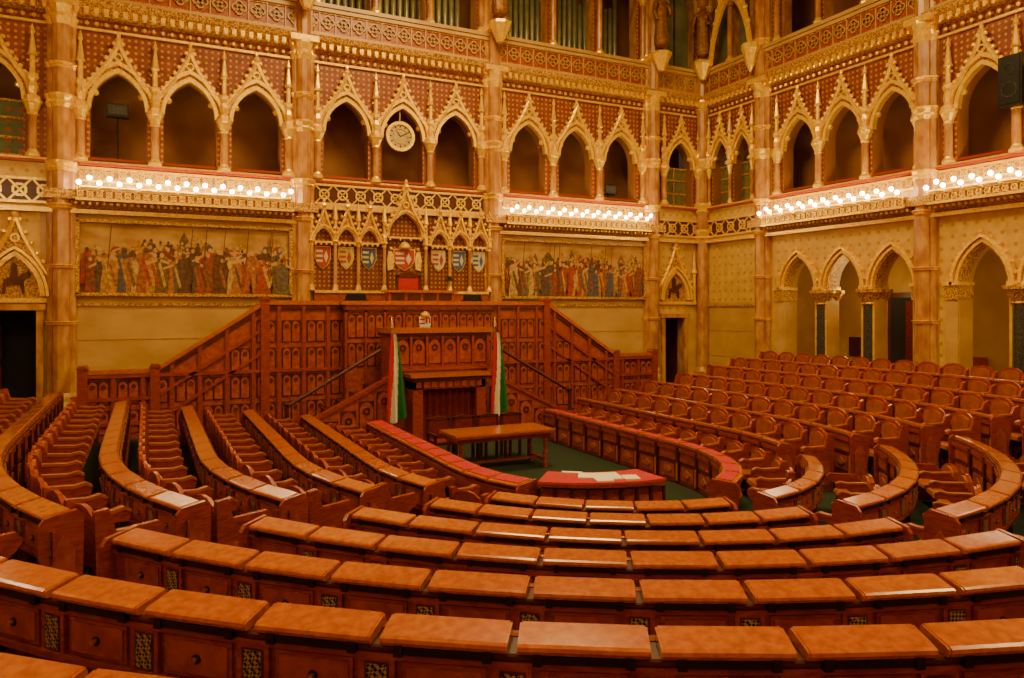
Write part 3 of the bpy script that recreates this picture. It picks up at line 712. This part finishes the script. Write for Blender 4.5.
        mb.pprism(f, [(-lidw,-.7),(.0,-.7),(.0,-.3),(-lidw/2,-.18),(-lidw,-.3)], a, b_, WPAN)
        if seats:
            q = -DH; t = min(.95,hb)
            mb.pprism(f, [(n_,q+z*ka) for n_,z in ((.3,0),(.75,0),(.77,t),(.66,t+.01),(.6,.73),(.24,.74),(.19,.68),(.24,.6),(.36,.5),(.33,.3))], (-.06 if sg<0 else .0), (.0 if sg<0 else .06), WOOD)
            mb.pprism(f, [(.38,q+.1),(.68,q+.1),(.68,q+.5),(.45,q+.5)], (-.07 if sg<0 else .06), (-.06 if sg<0 else .07), WPAN)
    return mb.build(name)

AC = 31.5
for i,(R,k,zt) in enumerate(rings):
    if i == 0: continue
    g = math.degrees(.45/R); ye = 16.0 if i < 5 else 16.4
    dc = math.degrees(.38/(R+k))
    last = i == len(rings)-1
    if not last:
        desk_row(dense(R,k,180,180+AC-g,yl=ye), zt, hb=.92)
        desk_row(dense(R,k,360-AC+g,360,yr=ye), zt)
        desk_row(dense(R,k,180+AC+g,270-dc), zt, hb=.6, ka=.74)
        desk_row(dense(R,k,270+dc,360-AC-g), zt, hb=.62, ka=.74)
    else:
        desk_row(dense(R,k,205,270-dc), zt, seats=False)
        desk_row(dense(R,k,270+dc,335), zt, seats=False)
R,k,zt = rings[0]
desk_row(dense(R,k,180,214,yl=15.6), zt, lidw=.32, name='ministers_desk_row', drawers=False, baize=True, hb=.8)
desk_row(dense(R+.2,k,293,360,yr=15.6), zt, lidw=.27, name='ministers_desk_row', drawers=False, baize=True, hb=.85)

mb = MB(); P = resample(dense(2.25,0,226,274), .25); N = normals(P); zt = -2.42
sweep(mb, P, N, rect(-.62,-.05,FL,zt-.1), WOOD)
sweep(mb, P, N, rect(-.72,.03,zt-.06,zt-.01), WOOD)
sweep(mb, P, N, rect(-.68,.0,zt-.01,zt+.005), REDCLOTH)
for i in range(len(P)):
    c = P[i]; nx,ny = N[i]; tx,ty = -ny,nx
    f = lambda s,n,z,c=c,tx=tx,ty=ty,nx=nx,ny=ny,zt=zt: (c[0]+tx*s+nx*n, c[1]+ty*s+ny*n, zt+z)
    mb.fbox(f, -.02, .02, -.05, -.02, -.7, -.1, WDK)
    if i < len(P)-1: mb.fbox(f, .05, .2, -.05, -.035, -.6, -.2, WPAN)
mb.build('stenographers_table')
mb = MB()
for (i,n,a,w,h) in ((3,-.42,.1,.2,.3),(4,-.3,-.1,.24,.5),(5,-.35,.05,.2,.4),(6,-.2,.2,.22,.25),(2,-.62,.1,.3,.08)):
    if i >= len(P): continue
    c = P[i]; nx,ny = N[i]; tx,ty = -ny,nx; ca,sa = math.cos(a),math.sin(a)
    f = lambda s,m_,z,c=c: (c[0]+tx*(s*ca-m_*sa)+nx*(n+s*sa+m_*ca), c[1]+ty*(s*ca-m_*sa)+ny*(n+s*sa+m_*ca), z)
    mb.fbox(f, -w/2, w/2, -h/2, h/2, zt+.006, zt+.02+i*.001, PAPER)
mb.build('paper_sheets')

# ------------------------------------------------------------------ floor table and chairs
mb = MB(); f = lambda s,n,z:(6.2+s,13.2+n,FL+z)
mb.fbox(f, -1.05, 1.05, -.45, .45, .71, .76, LID); mb.fbox(f, -.98, .98, -.38, .38, .6, .71, WOOD)
for sx in (-.9,.9):
    for sy in (-.32,.32):
        mb.lathe(f(sx,sy,0), [(.05,0),(.05,.08),(.035,.12),(.045,.3),(.03,.34),(.045,.5),(.05,.6)], 8, WOOD)
    mb.fbox(f, sx-.03, sx+.03, -.32, .32, .12, .18, WOOD)
mb.fbox(f, -.9, .9, -.03, .03, .13, .17, WOOD)
mb.fbox(f, -1.06, 1.06, -.46, -.44, .69, .735, WOOD)
mb.build('oak_table')
for i in range(4):
    mb = MB(); x = 5.35+i*.55; f = lambda s,n,z,x=x:(x+s,14.0+n,FL+z)
    mb.fbox(f, -.22, .22, -.22, .22, .42, .48, CURT)
    mb.fbox(f, -.2, .2, .2, .24, .55, .86, CURT)
    for s_ in (-.22,.22):
        mb.fbox(f, s_-.025, s_+.025, .2, .26, 0, .9, WDK); mb.fbox(f, s_-.025, s_+.025, -.22, -.17, 0, .62, WDK)
        mb.fbox(f, s_-.03, s_+.03, -.24, .22, .6, .64, WDK)
    mb.fprism(f, [(-.25,.85),(.25,.85),(.22,.9),(0,.94),(-.22,.9)], .2, .26, WDK)
    mb.build('armchair')

# ------------------------------------------------------------------ dais
def topz(x):
    x = abs(x-C0)
    if x <= 3.88: return .1
    if x <= 6.27: return .1-1.55*(x-3.88)/2.39
    return -1.45
mb = MB(); YA = 18.7; F = lambda s,n,z:(s,YA-n,z)
xs = [C0-7.7,C0-6.27,C0-3.88,C0+3.88,C0+6.27,C0+7.7]
mb.fprism(F, [(xs[0],FL)]+[(x,topz(x)) for x in xs]+[(xs[-1],FL)], -.15, 0, WPAN)
for a,b_ in zip(xs[:-1],xs[1:]):
    za,zb = topz(a),topz(b_)
    mb.fprism(F, [(a,za-.02),(b_,zb-.02),(b_,zb+.08),(a,za+.08)], -.2, .08, LID)
    mb.fprism(F, [(a,za-.14),(b_,zb-.14),(b_,zb-.08),(a,za-.08)], -.0, .04, WDK)
    if za != zb:
        for o_ in (.54,1.1): mb.fprism(F, [(a,za-o_-.08),(b_,zb-o_-.08),(b_,zb-o_),(a,za-o_)], 0, .07, WOOD)
k = 26; w = (xs[-1]-xs[0])/k
def archpanel(mb, F, s0, s1, z0, z1, n=0., ins=.05, two=False):
    mb.fbox(F, s0+ins, s1-ins, n, n+.012, z0+ins, z1-ins, WDK)
    cs = [(s0+s1)/2] if not two else [s0+(s1-s0)*.29,s0+(s1-s0)*.71]
    hw = (s1-s0)/2-ins-.02 if not two else (s1-s0)*.21-.02
    za = z1-ins-.02; zs = za-hw*1.3
    if zs < z0+ins: return
    for c in cs:
        P = arch_pts(c, hw, zs, za, 4)
        mb.fprism(F, [(c-hw,z0+ins+.02)]+P+[(c+hw,z0+ins+.02)], n+.01, n+.03, WPAN)
        ring(mb, F, c, zs, hw*.55, hw*.3, n+.02, n+.05, WDK, 8)
for i in range(k):
    a = xs[0]+i*w; b_ = a+w; zt = min(topz(a),topz(b_))
    mb.fbox(F, a-.04, a+.04, 0, .06, FL, topz(a)-.05, WOOD)
    z = -2.85
    while z+.62 < zt-.1:
        archpanel(mb, F, a+.04, b_-.04, z, z+.6, 0, .03, True); z += .66
for z in (-2.9,-1.52): mb.fbox(F, xs[0], xs[-1], 0, .07, z-.04, z+.04, WOOD)
mb.fbox(F, xs[0], xs[-1], 0, .1, FL, -2.95, WDK)
for x in xs:
    mb.fbox(F, x-.1, x+.1, -.2, .1, FL, topz(x)+.1, WOOD); mb.fprism(F, [(x-.13,topz(x)+.1),(x+.13,topz(x)+.1),(x+.08,topz(x)+.18),(x-.08,topz(x)+.18)], -.22, .12, WOOD)
mb.fbox(G, C0-3.88, C0+3.88, YA+.15, 19.6, FL, -.85, WDK)
for sg in (-1,1):
    for j in range(11):
        x0 = C0+sg*(3.88+j*.24); x1 = x0+sg*.24
        mb.fbox(G, min(x0,x1), max(x0,x1), YA+.15, 19.6, FL, -.85-(j+1)*.16, WDK)
mb.build('carved_dais_balustrade')
mb = MB(); F = lambda s,n,z:(s,18.35-n,z)
mb.fbox(F, C0-2.0, C0+2.0, -.33, 0, FL, .1, WPAN)
mb.fbox(F, C0-2.1, C0+2.1, -.33, .08, .08, .18, LID); mb.fbox(F, C0-2.05, C0+2.05, -.33, .05, -.1, -.04, WDK)
for i in range(8):
    a = C0-2.0+i*.5
    for z in (-.78,-1.5): archpanel(mb, F, a, a+.5, z, z+.66, 0, .03, True)
    mb.fbox(F, a-.03, a+.03, 0, .05, -2, 0, WOOD)
mb.fbox(F, C0-.9, C0+.9, -.33, .02, .18, .42, WPAN); mb.fbox(F, C0-.98, C0+.98, -.38, .08, .4, .46, LID)
for i in range(4): archpanel(mb, F, C0-.85+i*.43, C0-.85+i*.43+.4, .18, .4, .02, .02)
mb.build('president_desk')
mb = MB(); f = lambda s,n,z:(6.3+s,19.0+n,z)
mb.fbox(f, -.28, .28, 0, .08, -.2, .82, REDCLOTH); mb.fbox(f, -.34, -.28, -.02, .1, -.85, .88, WDK); mb.fbox(f, .28, .34, -.02, .1, -.85, .88, WDK)
mb.fprism(f, [(-.34,.82),(.34,.82),(.28,.9),(0,.98),(-.28,.9)], -.02, .1, WDK); mb.fbox(f, -.3, .3, -.12, 0, -.42, -.32, REDCLOTH)
mb.build('president_chair')
for x in (4.75,7.95):
    mb = MB(); f = lambda s,n,z,x=x:(x+s,18.5+n,z)
    mb.fbox(f, -.3, .3, -.1, .15, .18, .2, BLACK); mb.fprism(f, [(-.28,.2),(.28,.2),(.24,.36),(-.24,.36)], 0, .04, BLACK)
    mb.build('desk_monitor')
mb = MB()
mb.lathe((7.25,18.45,.46), [(.08,0),(.08,.02),(.015,.04),(.015,.3),(.01,.32)], 8, BRASS); mb.lathe((7.25,18.45,.72), [(.14,0),(.05,.12),(.04,.13)], 10, BLACK)
mb.build('desk_lamp', True)
mb = MB(); F = lambda s,n,z:(s,18.28-n,z); c = 6.5; z = -.42
mb.fprism(F, [(c-.16,z+.2),(c+.16,z+.2),(c+.16,z-.02),(c,z-.2),(c-.16,z-.02)], 0, .03, WHITE)
for i in range(3): mb.fbox(F, c-.15, c-.01, .03, .035, z+.1-i*.1, z+.14-i*.1, FRED)
mb.fbox(F, c+.01, c+.15, .03, .035, z+.02, z+.18, FRED); mb.fbox(F, c+.06, c+.09, .035, .045, z-.02, z+.15, WHITE)
mb.lathe((c,18.25,z+.2), [(.12,0),(.13,.05),(.06,.12),(.01,.14)], 8, GOLD)
mb.build('coat_of_arms')
mb = MB(); F = lambda s,n,z:(s,16.9-n,z)
mb.fbox(F, C0-1.22, C0+1.22, -1.1, 0, FL, -.55, WPAN)
mb.fbox(F, C0-1.32, C0+1.32, -1.15, .1, -.6, -.48, LID); mb.fbox(F, C0-1.27, C0+1.27, -1.15, .05, -.68, -.6, WDK)
mb.fbox(F, C0-1.28, C0+1.28, 0, .06, -1.5, -1.4, WOOD)
for i in range(6): archpanel(mb, F, C0-1.2+i*.4, C0-.8+i*.4, -1.38, -.7, 0, .03)
for i in range(7): mb.fbox(F, C0-1.2+i*.4-.03, C0-1.2+i*.4+.03, 0, .07, -1.4, -.68, WOOD)
for sg in (-1,1):
    for z in (-2.9,-2.2): archpanel(mb, F, C0+sg*1.07-.15, C0+sg*1.07+.15, z, z+.62, 0, .02)
Fl = lambda s,n,z:(s,16.35-n,z)
for sg in (-1,1): mb.fbox(Fl, C0+sg*.8-.12, C0+sg*.8+.12, -.55, 0, FL, -1.72, WOOD)
mb.fbox(Fl, C0-.92, C0+.92, -.55, 0, -1.9, -1.62, WOOD); mb.fbox(Fl, C0-1.0, C0+1.0, -.6, .1, -1.62, -1.54, LID)
mb.fbox(Fl, C0-.95, C0+.95, -.55, .05, -1.7, -1.65, WDK)
for i in range(9): mb.fbox(Fl, C0-.85+i*.19, C0-.72+i*.19, 0, .03, -1.86, -1.73, WPAN)
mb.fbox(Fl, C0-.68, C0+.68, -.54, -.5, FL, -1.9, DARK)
vs = []; kk = 40
for i in range(kk+1):
    x = C0-.66+1.32*i/kk; n_ = -.18+.04*math.sin(i*1.25)
    vs += [Fl(x,n_,FL+.02),Fl(x,n_,-1.92)]
mb.add(vs, [(2*i,2*i+2,2*i+3,2*i+1) for i in range(kk)], CURT)
for sg in (-1,1):
    for j in range(7):
        x0 = C0+sg*(1.22+j*.35); x1 = x0+sg*.35; z = -1.9-j*.178
        mb.fbox(G, min(x0,x1), max(x0,x1), 17.0, 18.34, FL, z, WDK)
    pts = [(C0+sg*1.22,FL),(C0+sg*3.9,FL),(C0+sg*3.9,-2.95),(C0+sg*1.22,-1.62)]
    mb.fprism(F, pts, -.1, -.0, WPAN)
    mb.fprism(F, [(C0+sg*3.9,-3.0),(C0+sg*3.9,-2.9),(C0+sg*1.22,-1.56),(C0+sg*1.22,-1.66)], -.14, .04, WOOD)
    for j in range(6):
        s0 = C0+sg*(1.25+j*.42); s1 = s0+sg*.4; z1 = -1.72-(j+1)*.21
        if z1-FL > .35: archpanel(mb, F, min(s0,s1), max(s0,s1), FL+.05, z1, 0, .02, False)
mb.build('speaker_rostrum')
for sg in (-1,1):
    mb = MB()
    p0 = (C0+sg*1.5,16.97,-.98); p1 = (C0+sg*3.65,16.97,-2.2)
    mb.tube([p0,((p0[0]+p1[0])/2,16.97,(p0[2]+p1[2])/2),p1], .04, 8, WDK)
    for t in (0,1):
        x = p0[0]*(1-t)+p1[0]*t; z = p0[2]*(1-t)+p1[2]*t
        mb.tube([(x,16.97,z),(x,16.97,max(FL,z-.95))], .02 if t < 1 else .05, 6, WDK)
    mb.sphere((p1[0],p1[1],p1[2]+.05), .07, WDK, 8, 6)
    mb.build('stair_handrail')

def flag(x, y):
    root = bpy.data.objects.new('national_flag', None); S.collection.objects.link(root)
    mb = MB()
    mb.lathe((x,y,FL), [(.25,0),(.25,.05),(.12,.12),(.06,.3),(.03,.35)], 12, BRASS)
    mb.tube([(x,y,FL+.3),(x,y,-.45)], .022, 8, WDK); mb.lathe((x,y,-.45), [(.03,0),(.05,.05),(.02,.12),(.001,.25)], 8, BRASS)
    mb.build('pole', True, root)
    mb = MB(); nu, nv = 36, 24; V = []
    for j in range(nv+1):
        v = j/nv
        for i in range(nu+1):
            u = i/nu; wid = .13+.38*v**.7
            px = x+(u-.3)*wid; py = y-.06-.06*math.sin(u*17)*(.3+.7*v)-.03*math.sin(u*6+1)
            pz = -.6-2.05*v*(1-.10*abs(u-.35))
            V.append((px,py,pz))
    for mt in (FRED,WHITE,FGRN): mb.m(mt)
    mb.v += V
    for j in range(nv):
        for i in range(nu):
            q = i/nu*.74+(j/nv)*.22
            mi = 0 if q < .36 else (1 if q < .62 else 2)
            a = j*(nu+1)+i; mb.f.append((a,a+1,a+nu+2,a+nu+1)); mb.mi.append(mi)
    mb.build('cloth', True, root)
flag(5.05,16.45); flag(7.66,16.45)

# ------------------------------------------------------------------ lights
def area(loc, size, e, col, rot=(0,0,0), sy=None):
    l = bpy.data.lights.new('area','AREA'); l.energy = e; l.color = col; l.size = size
    if sy: l.shape = 'RECTANGLE'; l.size_y = sy
    o = bpy.data.objects.new('overhead_fill', l); o.location = (loc[0],loc[1],loc[2]+Z0); o.rotation_euler = rot  # warm fill added above the view, not a fixture of the chamber
    S.collection.objects.link(o)
WARM = (1,.72,.27)
area((6.4,12,11.8), 5, 1900, WARM, sy=4)
area((3,1,11.8), 5, 900, WARM, sy=3)
area((13,3,9), 2.5, 480, WARM, (math.radians(25),0,0))
def pt(loc, e, col=WARM, r=.3):
    l = bpy.data.lights.new('p','POINT'); l.energy = e; l.color = col; l.shadow_soft_size = r
    o = bpy.data.objects.new('corridor_fill', l); o.location = (loc[0],loc[1],loc[2]+Z0); S.collection.objects.link(o)  # unseen point fill added to brighten the space behind the arcade
for y in (14.5,9.1,3.8): pt((18.4,y,.4), 38)
wd = bpy.data.worlds.new('World'); S.world = wd; wd.use_nodes = True
wd.node_tree.nodes['Background'].inputs[0].default_value = (.5,.3,.15,1); wd.node_tree.nodes['Background'].inputs[1].default_value = .1

# ------------------------------------------------------------------ camera
cd = bpy.data.cameras.new('Camera'); cam = bpy.data.objects.new('Camera', cd); S.collection.objects.link(cam)
cam.location = (0,0,Z0); cam.rotation_euler = (math.radians(90),0,math.radians(-26.3))
cd.sensor_width = 36; cd.lens = 740/1024*36; cd.shift_y = -31/1024; cd.clip_start = .05; cd.clip_end = 200
S.camera = cam
